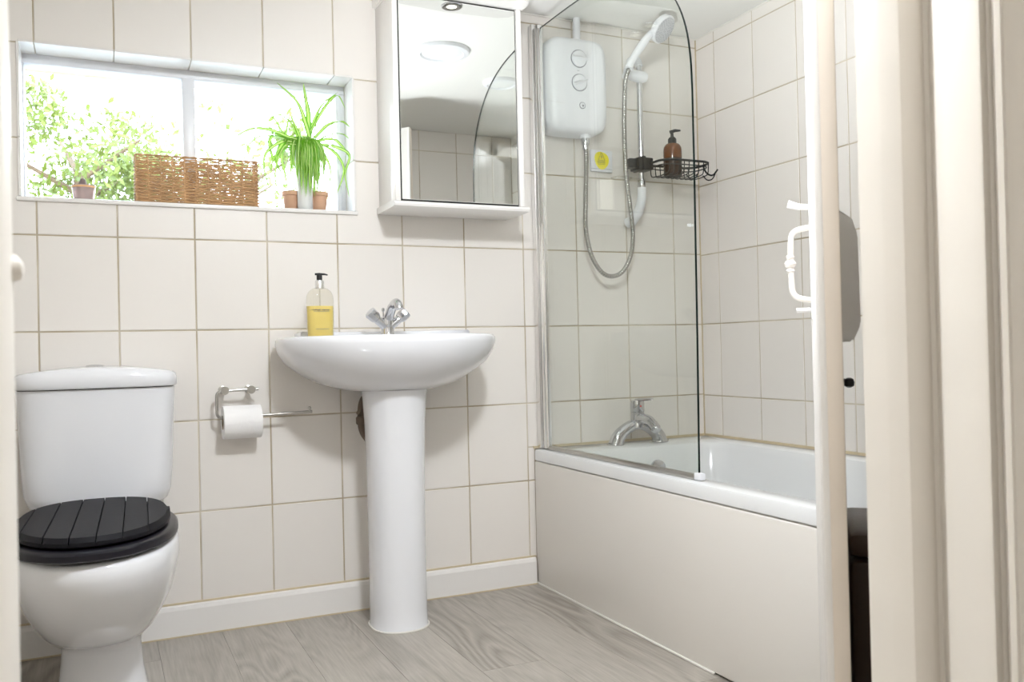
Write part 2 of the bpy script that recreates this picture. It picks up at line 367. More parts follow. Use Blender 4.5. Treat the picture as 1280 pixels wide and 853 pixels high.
# ------------------------------------------------------------------ window
bm = nb(); y0, y1 = .098, .155
box(bm, (WX0, y0, 1.583), (WX1, y1, WZ1), .003); box(bm, (WX0, y0, WZ0), (WX1, y1, 1.216), .003)
box(bm, (WX0, y0, 1.2165), (-2.164, y1, 1.5825), .003); box(bm, (-1.306, y0, 1.2165), (WX1, y1, 1.5825), .003)
win = struct('window_1', bm, M['pvc'], True)
obj('mullion', box(nb(), (-1.7615, y0-.004, 1.214), (-1.726, y1, 1.585), .003), M['pvc'], win)
obj('pane', box(nb(), (-2.166, .122, 1.214), (-1.7615, .126, 1.585)), M['pane'], win, False)
obj('pane', box(nb(), (-1.726, .122, 1.214), (-1.304, .126, 1.585)), M['pane'], win, False)
bm = nb(); box(bm, (-1.312, y0-.006, 1.215), (-1.300, y0+.006, 1.583), .002); obj('bead', bm, M['pvc'], win)
obj('sill', box(nb(), (WX0-.008, -.008, WZ0-.012), (WX1+.008, y0, WZ0), .003), M['gloss'], win)
for a, b in zip([WX0, -2.134, -1.941, -1.743, -1.545, -1.338], [-2.134, -1.941, -1.743, -1.545, -1.338, WX1]):
    obj('reveal_tile', box(nb(), (a+.001, -.004, WZ1-.004), (b-.001, y0, WZ1+.002), .001, 1), M['gloss'], win)
for z0, z1 in ((WZ0, 1.356), (1.358, WZ1-.004)):
    obj('reveal_tile', box(nb(), (WX0-.003, -.004, z0+.001), (WX0+.004, y0, z1), .001, 1), M['gloss'], win)
    obj('reveal_tile', box(nb(), (WX1-.003, -.004, z0+.001), (WX1+.003, y0, z1), .001, 1), M['gloss'], win)

# ------------------------------------------------------------------ door frame, left jamb, door leaf
Jr = [(-1.256, -1.925), (-1.256, -1.953), (-1.2545, -1.957), (-1.249, -1.971), (-1.247, -1.9735), (-1.222, -1.976), (-1.210, -1.972), (-1.2065, -1.975), (-1.214, -1.986), (-1.230, -2.000),
      (-1.233, -2.005), (-1.240, -2.053), (-1.2385, -2.057), (-1.222, -2.052), (-1.219, -2.055), (-1.2255, -2.060), (-1.232, -2.067), (-1.230, -2.072), (-1.203, -2.056), (-1.197, -2.060), (-1.185, -2.068), (-1.12, -2.068), (-1.12, -2.051), (-1.17, -2.051), (-1.17, -1.925)]
tr = struct('trim_1', prism(nb(), Jr, 0, 1.86), M['cream'], True)
Jl = [(-2.042, -1.925), (-2.0400, -1.935), (-2.0385, -1.952), (-2.0385, -2.05), (-2.05, -2.065), (-2.14, -2.065), (-2.14, -2.051), (-2.06, -2.051), (-2.06, -1.93), (-2.11, -1.929), (-2.11, -1.915), (-2.05, -1.915)]
struct('trim_2', prism(nb(), Jl, 0, 1.86), M['cream'], True)
struct('trim_4', box(nb(), (-2.045, -1.925, 1.785), (-1.20, -2.06, 1.86), .004), M['cream'], True)
kt = thing('door_catch', 'rounded cream catch on the left door jamb', 'catch', (-2.0385, -1.956, .838))
bm = nb(); tube(bm, [(-2.060, -1.960, .8345), (-2.050, -1.958, .8355), (-2.042, -1.955, .8365), (-2.036, -1.953, .8375), (-2.0335, -1.952, .838)], [.0095, .0100, .0098, .0085, .004], 20)
obj('catch_arm', bm, M['cream'], kt)

NL = Vector((-1.265, -1.878, 0)); e1 = Vector((.685, .728, 0)).normalized(); e2 = Vector((e1.y, -e1.x, 0)); TH = .020; LN = .735; DZ0, DZ1 = .010, 1.745
def DP(s, t, z): v = NL+e1*s+e2*t; return Vector((v.x, v.y, z))
def dbox(bm, s0, s1, t0, t1, z0, z1, bev=.002):
    b2 = nb(); box(b2, (s0, t0, z0), (s1, t1, z1), bev)
    for v in b2.verts: v.co = DP(*v.co)
    me = bpy.data.meshes.new('t'); b2.to_mesh(me); b2.free(); bm.from_mesh(me); bpy.data.meshes.remove(me); return bm
door = struct('door_1', dbox(nb(), 0, LN, 0.002, TH, DZ0, DZ1), M['creamflat'], True)
obj('face_board', dbox(nb(), 0.004, LN, -.0015, .004, DZ0, DZ1, .001), M['gloss'], door)
for k in range(6):
    obj('bead', dbox(nb(), LN*(k+.96)/6-.004, LN*(k+.96)/6+.004, -.0045, 0, DZ0, DZ1, .0015), M['gloss'], door)
obj('edge_moulding', dbox(nb(), .000, .006, -.005, .003, DZ0, DZ1, .0015), M['gloss'], door)
la = obj('latch_plate', dbox(nb(), .575, .62, -.006, 0, .815, 1.055, .002), M['gloss'], door)
bm = nb(); pth = bend([DP(.597, -.004, .977), DP(.597, -.036, .972), DP(.597, -.038, .915), DP(.597, -.036, .855), DP(.597, -.004, .849)], .022, 6)
tube(bm, pth, .0052, 12)
for zc, rr in ((.914, .0105), (.926, .0075), (.902, .0075)):
    lathe(bm, [(rr*.3, -rr*.7), (rr*.8, -rr*.45), (rr, 0), (rr*.8, rr*.45), (rr*.3, rr*.7)], DP(.597, -.0385, zc), 14)
obj('pull_handle', bm, M['cream'], la)
bm = nb(); tube(bm, [DP(.597, 0, 1.012), DP(.597, -.022, 1.014), DP(.597, -.040, 1.020)], [.005, .0055, .007], 10); obj('thumb_press', bm, M['gloss'], la)
bm = nb(); tube(bm, [DP(.597, 0, .832), DP(.597, -.03, .832)], .0042, 10); obj('lower_pin', bm, M['gloss'], la)
# rim lock on the other face
bm = nb(); prof = [(.020, .775), (.062, .775), (.075, .805), (.0735, .96), (.064, .992), (.020, .992)]
loft(bm, [[DP(.44, .0215, z) if t < .03 else DP(.44, .024, z) for t, z in prof], [DP(.60, t, z) for t, z in prof], [DP(.625, t, z) for t, z in prof]]); bmesh.ops.bevel(bm, geom=list(bm.edges), offset=.004, segments=2, affect='EDGES')
obj('rim_lock', bm, M['cream'], door)
bm = nb(); tube(bm, [DP(.588, .018, .712), DP(.588, .046, .708)], .0035, 8); lathe(bm, [(.003, -.009), (.008, -.006), (.009, 0), (.007, .006), (.003, .008)], DP(.588, .053, .705), 10); obj('bolt_knob', bm, M['blackmat'], door)
for zc in (.35, 1.45): obj('hinge', dbox(nb(), -.002, .03, TH, TH+.002, zc-.03, zc+.03, .0006), M['creamflat'], door)

# ------------------------------------------------------------------ bath
bt = thing('bathtub', 'white bathtub with a cream side panel along the right wall', 'bathtub', (-.35, -.85, 0))
bm = nb(); X0, X1, Y1_, ZR = -.698, -.001, -1.70, .443
def rr(x0, x1, y0, y1, r, z, n=6):
    out = []
    for cx, cy, a0 in ((x1-r, y1-r, 0), (x0+r, y1-r, 90), (x0+r, y0+r, 180), (x1-r, y0+r, 270)):
        for k in range(n+1):
            a = math.radians(a0+90*k/n); out.append(Vector((cx+r*math.cos(a), cy+r*math.sin(a), z)))
    return out
rings = [rr(X0+.004, X1, Y1_, -.001, .012, .4045), rr(X0, X1, Y1_-.0, -.001, .012, .408), rr(X0, X1, Y1_, -.001, .012, .434), rr(X0+.003, X1, Y1_, -.001, .012, .4405), rr(X0+.010, X1-.003, Y1_+.008, -.004, .015, ZR),
         rr(X0+.062, X1-.05, Y1_+.09, -.125, .07, ZR-.001), rr(X0+.070, X1-.058, Y1_+.10, -.135, .075, ZR-.006), rr(X0+.078, X1-.066, Y1_+.115, -.143, .08, ZR-.025),
         rr(X0+.095, X1-.083, Y1_+.20, -.165, .09, .28), rr(X0+.12, X1-.108, Y1_+.30, -.195, .10, .13), rr(X0+.16, X1-.15, Y1_+.36, -.235, .09, .085), rr(X0+.21, X1-.20, Y1_+.42, -.29, .06, .075)]
loft(bm, rings, cap0=False, cap1=True); obj('tub', bm, M['acrylic'], bt, True, 32)
bm = nb(); box(bm, (-.697, -1.70, .004), (-.683, -.004, .4035), .005, 3); pn = obj('side_panel', bm, M['panel'], bt)
pn['label'] = 'plain cream side panel'
obj('end_panel', box(nb(), (-.683, -1.70, .004), (-.003, -1.688, .4035), .003), M['panel'], bt)
bm = nb(); box(bm, (-.701, -.93, 0), (-.694, -.002, .006), .002); obj('floor_sealant', bm, M['silicone'], bt)
bm = nb(); lathe(bm, [(.028, 0), (.030, -.003), (.029, -.009), (.020, -.014), (.004, -.015)], (-.318, -.157, .366), 28, 'y'); obj('overflow_cover', bm, M['chrome'], bt)

# bath mixer tap
tp = thing('bath_mixer_tap', 'chrome bath mixer tap straddling the end of the bathtub', 'tap', (-.335, -.07, ZR))
bm = nb()
arch = catmull([(-.424, -.072, .442), (-.412, -.072, .470), (-.384, -.072, .493), (-.350, -.072, .507), (-.318, -.072, .507), (-.284, -.072, .493), (-.256, -.072, .470), (-.245, -.072, .442)], 5)
nn = len(arch); tube(bm, arch, [.0265-.0075*math.sin(PI*i/(nn-1)) for i in range(nn)], 20)
lathe(bm, [(.030, .500), (.0255, .518), (.0235, .532), (.0230, .548), (.0235, .550)], (-.335, -.072, 0), 24)
tube(bm, catmull([(-.335, -.070, .522), (-.333, -.100, .527), (-.331, -.140, .520), (-.330, -.172, .500), (-.330, -.178, .494)], 5), [.021]*6+[.0195]*5+[.018]*5+[.014]*5, 16)
obj('body', bm, M['chrome'], tp)
bm = nb(); lathe(bm, [(.0225, .5505), (.0245, .553), (.0245, .580), (.023, .589), (.008, .592)], (-.335, -.072, 0), 24); hb = obj('cartridge_cap', bm, M['chrome'], tp)
bm = nb(); tube(bm, catmull([(-.335, -.066, .588), (-.334, -.095, .593), (-.328, -.135, .598), (-.327, -.150, .5985)], 4), [.008]*4+[.007]*4+[.006]*4+[.0055], 10)
for v in bm.verts: v.co.z = .592+(v.co.z-.592)*.75
obj('lever', bm, M['chrome'], tp)
bm = nb(); lathe(bm, [(.0028, -.001), (.0028, .0006)], (-.337, -.0965, .571), 12, 'y'); obj('temperature_mark', bm, M['red'], tp)
for x in (-.424, -.245):
    bm = nb(); lathe(bm, [(.0285, .4432), (.029, .446), (.0275, .449)], (x, -.072, 0), 24); obj('base_ring', bm, M['chrome'], tp)

# bath screen
XS = -.668
sc = thing('bath_screen', 'clear glass bath screen with a curved top and chrome post', 'shower screen', (XS, -.05, ZR))
ol = [(-.060, .452), (-.852, .452), (-.858, .80), (-.862, 1.20), (-.862, 1.40)]
for y, z in catmull([(-.862, 1.40), (-.858, 1.48), (-.842, 1.56), (-.806, 1.635), (-.745, 1.705), (-.655, 1.762), (-.54, 1.798), (-.40, 1.816), (-.25, 1.822), (-.060, 1.822)] and [Vector((0, a, b)) for a, b in ((-.862, 1.40), (-.858, 1.48), (-.842, 1.56), (-.806, 1.635), (-.745, 1.705), (-.655, 1.762), (-.54, 1.798), (-.40, 1.816), (-.25, 1.822), (-.060, 1.822))], 4) and \
        [(v.y, v.z) for v in catmull([Vector((0, a, b)) for a, b in ((-.862, 1.40), (-.858, 1.48), (-.842, 1.56), (-.806, 1.635), (-.745, 1.705), (-.655, 1.762), (-.54, 1.798), (-.40, 1.816), (-.25, 1.822), (-.060, 1.822))], 4)][1:]:
    ol.append((y, z))
bm = nb(); loft(bm, [[Vector((XS+dx, y, z)) for y, z in ol] for dx in (-.003, .003)])
bm.normal_update()
for f in bm.faces:
    if abs(f.normal.x) < .7: f.material_index = 1
obj('glass', bm, [M['glass'], M['glassedge']], sc, False)
obj('wall_channel', box(nb(), (-.684, -.002, .446), (-.660, -.030, 1.845), .002), M['alu'], sc)
bm = nb(); tube(bm, [(XS, -.046, .448), (XS, -.046, 1.835)], .0115, 28); box(bm, (XS-.005, -.030, .448), (XS+.005, -.046, 1.83), .001); box(bm, (XS-.006, -.046, .45), (XS+.006, -.066, 1.822), .001); obj('post', bm, M['post'], sc)
bm = nb(); box(bm, (XS-.006, -.062, .4445), (XS+.006, -.852, .4575), .0015); obj('seal_strip', bm, M['steel'], sc)
bm = nb(); box(bm, (XS-.008, -.840, .4445), (XS+.009, -.866, .462), .003); obj('end_cap', bm, M['plastic'], sc)

# ------------------------------------------------------------------ electric shower
es = thing('electric_shower', 'white electric shower box with two dials on the tiled wall', 'shower unit', (-.54, 0, 1.64))
def hbx(cx, cz, a, b, y, sk=0, n=44, e=6):
    out = []
    for i in range(n):
        t = 2*PI*i/n; c, s = math.cos(t), math.sin(t)
        out.append(Vector((cx+a*math.copysign(abs(c)**(2/e), c), y, cz+b*math.copysign(abs(s)**(2/e), s))))
    return out
bm = nb(); cx, cz = -.542, 1.643
loft(bm, [hbx(cx, cz, .112, .158, -.001), hbx(cx, cz, .112, .158, -.055), hbx(cx, cz, .111, .157, -.072), hbx(cx, cz, .106, .152, -.084), hbx(cx-.004, cz, .094, .140, -.092), hbx(cx-.008, cz, .07, .11, -.0955), hbx(cx-.01, cz, .03, .05, -.097)])
obj('case', bm, M['plastic'], es, True, 60)
def dial(x, z, r, ang, tiltlab=None):
    b1 = nb(); lathe(b1, [(r+.0012, -.094), (r+.0012, -.0985), (r*.98, -.0988)], (x, 0, z), 32, 'y'); rg = obj('dial_ring', b1, M['nozzle'], es)
    b1 = nb(); lathe(b1, [(r*.96, -.095), (r*.96, -.101), (r*.88, -.104), (r*.2, -.1055)], (x, 0, z), 32, 'y')
    d = Vector((math.cos(ang), 0, math.sin(ang))); p = Vector((-math.sin(ang), 0, math.cos(ang))); c = Vector((x, -.104, z))
    loft(b1, [[c-d*r*.9+p*r*.25, c-d*r*.9+Vector((0, -.004, 0)), c-d*r*.9-p*r*.25], [c+p*r*.3, c+Vector((0, -.013, 0)), c-p*r*.3], [c+d*r*1.02+p*r*.06, c+d*r*1.02+Vector((0, -.011, 0)), c+d*r*1.02-p*r*.06]])
    obj('dial', b1, M['plastic'], es)
dial(-.546, 1.725, .0285, math.radians(-4)); dial(-.546, 1.646, .0275, math.radians(20))
bm = nb(); lathe(bm, [(.0115, -.094), (.0115, -.0972), (.0095, -.0975)], (-.536, 0, 1.572), 24, 'y'); obj('button_ring', bm, M['nozzle'], es)
bm = nb(); lathe(bm, [(.0093, -.095), (.0093, -.0985), (.008, -.0995)], (-.536, 0, 1.572), 24, 'y'); obj('power_button', bm, M['plastic'], es)
bm = nb(); lathe(bm, [(.0035, -.0990), (.0035, -.1002)], (-.5352, 0, 1.5705), 14, 'y'); obj('button_mark', bm, M['nozzle'], es)
def dash(parent, x, z, w_, h, y, m, name='printed_mark', ang=0):
    b1 = nb(); box(b1, (-w_/2, y, -h/2), (w_/2, y+.0012, h/2)); ca, sa = math.cos(ang), math.sin(ang)
    for v in b1.verts: v.co = Vector((x+v.co.x*ca-v.co.z*sa, v.co.y, z+v.co.x*sa+v.co.z*ca))
    return obj(name, b1, m, parent, False)
dash(es, -.590, 1.730, .006, .0025, -.0955, M['green']); dash(es, -.580, 1.6785, .006, .004, -.0955, M['red'], ang=.7); dash(es, -.5765, 1.6815, .004, .004, -.0955, M['print_'], ang=.7)
dash(es, -.549, 1.6860, .008, .0015, -.0975, M['nozzle'])
for i, zz in enumerate((1.632, 1.624, 1.616)): dash(es, -.583+.001*i, zz, .003, .0022, -.0955, M['print_'])
dash(es, -.513, 1.624, .0015, .009, -.0955, M['nozzle'], ang=-.35)
dash(es, -.497, 1.744, .012, .0015, -.0925, M['nozzle']); dash(es, -.495, 1.735, .004, .003, -.0925, M['print_'], ang=-.6)
for k in range(5): dash(es, -.512+.0042*k, 1.560-.0003*k, .0030, .0028, -.0948, mat('brand_blue', (.22, .24, .42), .5) if k == 0 else bpy.data.materials['brand_blue'])
dash(es, -.594, 1.5075, .024, .0028, -.0885, M['dark'], 'vent_slot', -.05); dash(es, -.562, 1.506, .018, .0022, -.0890, M['dark'], 'vent_slot', -.03)
bm = nb(); tube(bm, [(-.509, -.022, 1.795), (-.509, -.022, ZC-.0005)], .0125, 20); obj('supply_pipe', bm, M['plastic'], es)
bm = nb(); lathe(bm, [(.017, 1.475), (.020, 1.483), (.021, 1.500)], (-.503, -.052, 0), 24); obj('outlet', bm, M['plastic'], es)

# flexible hose
hs = thing('shower_hose', 'ribbed chrome hose looping from shower box up to the handset', 'hose', (-.49, -.06, 1.48))
hp = catmull([(-.503, -.055, 1.445), (-.505, -.06, 1.40), (-.514, -.065, 1.27), (-.517, -.067, 1.17), (-.500, -.068, 1.085), (-.463, -.068, 1.028), (-.422, -.069, 1.012), (-.378, -.070, 1.030), (-.346, -.071, 1.085), (-.336, -.072, 1.155), (-.344, -.073, 1.245), (-.358, -.075, 1.34), (-.364, -.08, 1.40), (-.372, -.09, 1.50), (-.378, -.105, 1.60), (-.384, -.125, 1.665), (-.383, -.148, 1.702)], 34)
# even spacing, then ribs
acc = [hp[0]]; step = .0021
for a in hp[1:]:
    while (a-acc[-1]).length >= step: acc.append(acc[-1]+(a-acc[-1]).normalized()*step)
bm = nb(); tube(bm, acc, [.0082 if i % 4 < 2 else .0068 for i in range(len(acc))], 10); obj('ribbed_hose', bm, M['hose'], hs, True, 60)
bm = nb(); lathe(bm, [(.0135, 1.478), (.0140, 1.474), (.0135, 1.455), (.0105, 1.452), (.0105, 1.438), (.0085, 1.436)], (-.503, -.053, 0), 20); obj('hose_nut', bm, M['chrome'], hs)
bm = nb(); tube(bm, [(-.3555, -.074, 1.335), (-.3635, -.079, 1.395)], .0070, 14); obj('hose_sleeve', bm, M['chrome'], hs)

# riser rail
rl = thing('riser_rail', 'chrome shower riser rail with a white sliding holder', 'rail', (-.285, 0, 1.3))
bm = nb(); tube(bm, [(-.284, -.055, 1.325), (-.284, -.055, 1.745)], .0095, 20); obj('rail', bm, M['chrome'], rl)
bm = nb(); lathe(bm, [(.013, 1.322), (.0135, 1.327), (.0135, 1.345), (.012, 1.347)], (-.284, -.055, 0), 20); obj('lower_collar', bm, M['chrome'], rl)
bm = nb(); tube(bm, catmull([(-.284, -.055, 1.322), (-.285, -.053, 1.28), (-.292, -.042, 1.24), (-.304, -.022, 1.212), (-.310, -.003, 1.205)], 5), [.0150]*5+[.0160]*5+[.0175]*5+[.019]*6, 20); obj('lower_bracket', bm, M['plastic'], rl)
bm = nb(); tube(bm, catmull([(-.284, -.055, 1.742), (-.284, -.045, 1.765), (-.285, -.02, 1.775), (-.285, -.001, 1.775)], 4), .0135, 16); obj('upper_bracket', bm, M['plastic'], rl)
bm = nb(); tube(bm, [(-.345, -.062, 1.708), (-.325, -.062, 1.706), (-.300, -.062, 1.705), (-.272, -.062, 1.704), (-.262, -.062, 1.704)], [.012, .0175, .020, .020, .016], 20); tube(bm, [(-.345, -.062, 1.700), (-.366, -.110, 1.702), (-.370, -.132, 1.705)], [.012, .0135, .0135], 14); obj('sliding_holder', bm, M['plastic'], rl)

# handset
hd = thing('handheld_shower', 'white handheld shower head resting in the rail holder', 'shower head', (-.365, -.16, 1.70))
bm = nb(); tube(bm, catmull([(-.388, -.150, 1.697), (-.370, -.153, 1.730), (-.345, -.158, 1.768), (-.322, -.165, 1.800), (-.305, -.170, 1.818)], 4), [.0125]*4+[.0130]*4+[.0135]*4+[.0120]*5, 18); obj('handle', bm, M['plastic'], hd)
nrm = Vector((.38, -.66, -.62)).normalized(); q = Vector((0, 0, 1)).rotation_difference(nrm).to_matrix()
hc = Vector((-.268, -.175, 1.836))
bm = nb(); lathe(bm, [(.012, -.024), (.034, -.019), (.047, -.008), (.0495, .004), (.0490, .010), (.046, .0125)], hc, 36, m=q); obj('head', bm, M['plastic'], hd)
bm = nb(); lathe(bm, [(.0455, .011), (.0448, .0135), (.010, .0138)], hc, 36, m=q); fp = obj('spray_face', bm, mat('spray_face_grey', (.62, .62, .65), .4), hd)
bm = nb()
for r, n in ((.041, 26), (.034, 20), (.026, 16), (.018, 10), (.006, 5)):
    for k in range(n):
        a = 2*PI*k/n; lathe(bm, [(.0013, .0135), (.0011, .0152)], hc+q@Vector((r*math.cos(a), r*math.sin(a), 0)), 6, m=q)
o = obj('nozzles', bm, M['nozzle'], fp); o['kind'] = 'stuff'

# caddy and bottle
cy = thing('shower_caddy', 'black wire shower caddy clamped to the riser rail', 'caddy', (-.28, -.06, 1.38))
bm = nb(); box(bm, (-.318, -.035, 1.378), (-.258, -.092, 1.420), .004); box(bm, (-.346, -.048, 1.384), (-.316, -.080, 1.416), .003); box(bm, (-.302, -.03, 1.376), (-.290, -.096, 1.424), .003); obj('clamp', bm, M['blackmat'], cy)
def oval(x0, x1, y0, y1, r, z, n=6): return rr(x0, x1, y0, y1, r, z, n)
bm = nb(); tube(bm, oval(-.270, -.070, -.175, -.060, .045, 1.400), .0042, 8, True); obj('top_rim', bm, M['wire'], cy)
bm = nb(); tube(bm, oval(-.266, -.074, -.171, -.064, .042, 1.386), .0022, 8, True); obj('lower_rim', bm, M['wire'], cy)
for k in range(9):
    x = -.250+.020*k; bm = nb()
    tube(bm, bend([(x, -.175, 1.400), (x, -.172, 1.357), (x, -.118, 1.353), (x, -.064, 1.357), (x, -.060, 1.400)], .012, 3), .0019, 6); obj('cross_wire', bm, M['wire'], cy)
for k, x in enumerate((-.235, -.165, -.095)):
    bm = nb(); tube(bm, bend([(x, -.150, 1.357), (x+.005, -.165, 1.338), (x+.012, -.186, 1.338), (x+.018, -.194, 1.358)], .010, 4), .0021, 6); obj('hook', bm, M['wire'], cy)
bm = nb(); tube(bm, bend([(-.070, -.118, 1.400), (-.062, -.125, 1.372), (-.040, -.132, 1.362), (-.022, -.138, 1.386)], .014, 5), .0030, 8); obj('end_hook', bm, M['wire'], cy)
ab = thing('pump_bottle', 'dark amber pump bottle standing in the black caddy', 'bottle', (-.195, -.115, 1.3555))
bz = 1.3555; AX, AY = -.195, -.115
bm = nb(); lathe(bm, [(.026, bz), (.0305, bz+.002), (.0315, bz+.006), (.0315, bz+.061)], (AX, AY, 0), 30); obj('filled_base', bm, M['amberliq'], ab)
bm = nb(); lathe(bm, [(.0315, bz+.061), (.0315, bz+.088), (.030, bz+.099), (.024, bz+.109), (.014, bz+.113), (.013, bz+.115)], (AX, AY, 0), 30); obj('body', bm, M['amber'], ab)
bm = nb(); lathe(bm, [(.0145, bz+.112), (.0145, bz+.128), (.010, bz+.134), (.006, bz+.136), (.0045, bz+.152)], (AX, AY, 0), 20); tube(bm, [(AX-.006, AY+.004, bz+.152), (AX+.006, AY-.010, bz+.156), (AX+.016, AY-.026, bz+.153)], [.0062, .0055, .003], 10); obj('pump', bm, M['blackmat'], ab)
# clear soap dish bracket and the white plate with a yellow sticker
cs = thing('clear_hose_ring', 'small clear plastic hose ring on the rail under the caddy clamp', 'bracket', (-.33, -.05, 1.355))
bm = nb(); tube(bm, rr(-.400, -.330, -.078, -.030, .022, 1.350), .003, 8, True); obj('ring', bm, M['bottle'], cs)
bm = nb(); box(bm, (-.33, -.048, 1.345), (-.272, -.062, 1.354), .002); obj('arm', bm, M['bottle'], cs)
wp = thing('warning_plate', 'small white plate with a yellow electrical warning sticker', 'sign', (-.415, 0, 1.42))
obj('plate', box(nb(), (-.458, -.001, 1.377), (-.372, -.010, 1.452), .002), M['plastic'], wp)
obj('plate_groove', box(nb(), (-.456, -.0098, 1.3865), (-.374, -.0106, 1.3875)), M['nozzle'], wp, False)
bm = nb(); yl = []
for i in range(32):
    t = 2*PI*i/32; r = .0275*(1+.05*math.cos(2*t+.9)+.05*math.cos(3*t-1.2)); yl.append(Vector((-.4155+r*math.cos(t), 0, 1.4165+1.14*r*math.sin(t))))
loft(bm, [[v+Vector((0, y, 0)) for v in yl] for y in (-.0095, -.0108)]); st = obj('sticker', bm, M['yellow'], wp)
T = [(-.4165, 1.444), (-.4290, 1.4165), (-.4025, 1.4165)]
for (a, b), (c, d) in zip(T, T[1:]+T[:1]):
    v = Vector((c-a, 0, d-b)); dash(st, (a+c)/2, (b+d)/2, v.length, .0011, -.0115, M['print_'], 'triangle_side', math.atan2(d-b, c-a))
bm = nb(); loft(bm, [[Vector((x, y, z)) for x, z in ((-.4150, 1.4365), (-.4185, 1.4275), (-.4165, 1.4275), (-.4180, 1.4195), (-.4135, 1.4290), (-.4155, 1.4290))] for y in (-.0104, -.0115)]); obj('lightning_bolt', bm, M['print_'], st, False)
for z, x0, n, h in ((1.4118, -.4300, 9, .0024), (1.4075, -.4290, 9, .0016), (1.4030, -.4270, 8, .0013)):
    for k in range(n): dash(st, x0+.0033*k, z, .0022 if k % 3 else .0028, h, -.0113, M['print_'], 'lettering')

# ------------------------------------------------------------------ mirror cabinet
mc = thing('mirror_cabinet', 'white mirrored wall cabinet hung between window and bath screen', 'cabinet', (-1.0, 0, 1.20))
bm = nb(); box(bm, (-1.206, -.001, 1.214), (-1.190, -.168, 1.835), .0015); box(bm, (-.806, -.001, 1.214), (-.790, -.168, 1.835), .0015); box(bm, (-1.19, -.001, 1.214), (-.806, -.150, 1.835)); obj('carcass', bm, M['gloss'], mc)
obj('backing', box(nb(), (-1.190, -.150, 1.216), (-.806, -.158, 1.825)), M['dark'], mc, False)
bm = nb(); box(bm, (-1.186, -.158, 1.219), (-.811, -.166, 1.820), .0012, 1); obj('mirror_door', bm, M['mirror'], mc, False)
bm = nb(); loft(bm, [[Vector((x, y, z)) for y, z in ((-.001, 1.215), (-.160, 1.215), (-.178, 1.211), (-.182, 1.204), (-.178, 1.198), (-.15, 1.196), (-.001, 1.196))] for x in (-1.214, -.780)]); obj('lower_shelf', bm, M['gloss'], mc, True, 50)
bm = nb(); cpy = [(-1.215, -.001), (-1.215, -.20), (-1.205, -.235), (-1.175, -.256), (-1.0, -.266), (-.83, -.256), (-.795, -.238), (-.779, -.20), (-.779, -.001)]
prism(bm, cpy, 1.826, 1.866); bmesh.ops.bevel(bm, geom=[e for e in bm.edges if abs(e.verts[0].co.z-e.verts[1].co.z) < .001], offset=.005, segments=2, affect='EDGES'); cn = obj('canopy', bm, M['gloss'], mc, True, 50)
bm = nb(); lathe(bm, [(.033, 1.8262), (.033, 1.8235), (.029, 1.8215), (.020, 1.8225)], (-1.0, -.212, 0), 32); obj('spotlight_ring', bm, M['chrome'], cn)
bm = nb(); lathe(bm, [(.018, 1.8228), (.012, 1.8218), (.003, 1.8214)], (-1.0, -.212, 0), 24); obj('spotlight_lens', bm, M['spot'], cn)

# ------------------------------------------------------------------ ceiling lights
for lab, x, y, r in (('large round ceiling light with a white rim in front of the mirror cabinet', -.82, -.775, .105), ('smaller round ceiling light above the middle of the bathtub', -.455, -1.05, .075)):
    cl = thing('ceiling_light', lab, 'light', (x, y, ZC), 'round lights in the bathroom ceiling')
    bm = nb(); lathe(bm, [(r, ZC), (r, ZC-.006), (r*.95, ZC-.013), (r*.78, ZC-.016), (r*.72, ZC-.010)], (x, y, 0), 40); obj('rim', bm, M['plastic'], cl)
    bm = nb(); lathe(bm, [(r*.73, ZC-.009), (r*.60, ZC-.013), (r*.2, ZC-.016)], (x, y, 0), 40); obj('lens', bm, M['lens'], cl)

# ------------------------------------------------------------------ washbasin
BX = -1.232
ws = thing('washbasin', 'white ceramic washbasin on a full pedestal between toilet and bath', 'washbasin', (BX, -.2, 0))
def bs(a, bf, z, bb=.15, cy=-.155, cx=BX, ef=2.15, eb=7): return sup(cx, cy, a, bf, bb, z, 64, ef, eb)
bm = nb()
rings = [bs(.090, .100, .664, .10, -.155), bs(.138, .140, .670, .11), bs(.198, .182, .688, .12), bs(.243, .214, .715, .13), bs(.283, .247, .745, .145), bs(.302, .266, .775, .152), bs(.309, .274, .800, .153), bs(.308, .274, .812, .153), bs(.303, .269, .819, .1525), bs(.296, .262, .821, .152)]
inner = []
for a, bf, bb, z, cy in ((.262, .232, .045, .8195, -.165), (.252, .222, .036, .812, -.166), (.235, .205, .02, .78, -.17), (.18, .15, .02, .72, -.18), (.07, .06, .04, .695, -.20)):
    inner.append(sup(BX, cy, a, bf, bb, z, 64, 2.1, 2.6))
loft(bm, rings+inner, cap0=True, cap1=True); bo = obj('basin', bm, M['ceramic'], ws, True, 70)
bm = nb(); loft(bm, [bs(.252, -.10, .818, .153), bs(.252, -.10, .832, .153), bs(.246, -.107, .8365, .152)]); obj('rear_upstand', bm, M['ceramic'], ws, True, 60)
bm = nb(); lathe(bm, [(.005, .6945), (.02, .697), (.022, .694)], (BX, -.2, 0), 24); obj('waste', bm, M['chrome'], ws)
bm = nb()
def pd(a, z, cy=-.205): return sup(BX, cy, a, a*.98, .10, z, 44, 2.1, 3)
loft(bm, [pd(.0795, 0), pd(.0775, .004), pd(.0765, .05), pd(.0765, .25), pd(.0785, .45), pd(.082, .58), pd(.0865, .645), pd(.090, .668)]); obj('pedestal', bm, M['ceramic'], ws, True, 60)
bm = nb(); tube(bm, [v+Vector((0, 0, .002)) for v in pd(.080, 0)], .0028, 6, True); obj('floor_sealant', bm, M['silicone'], ws)
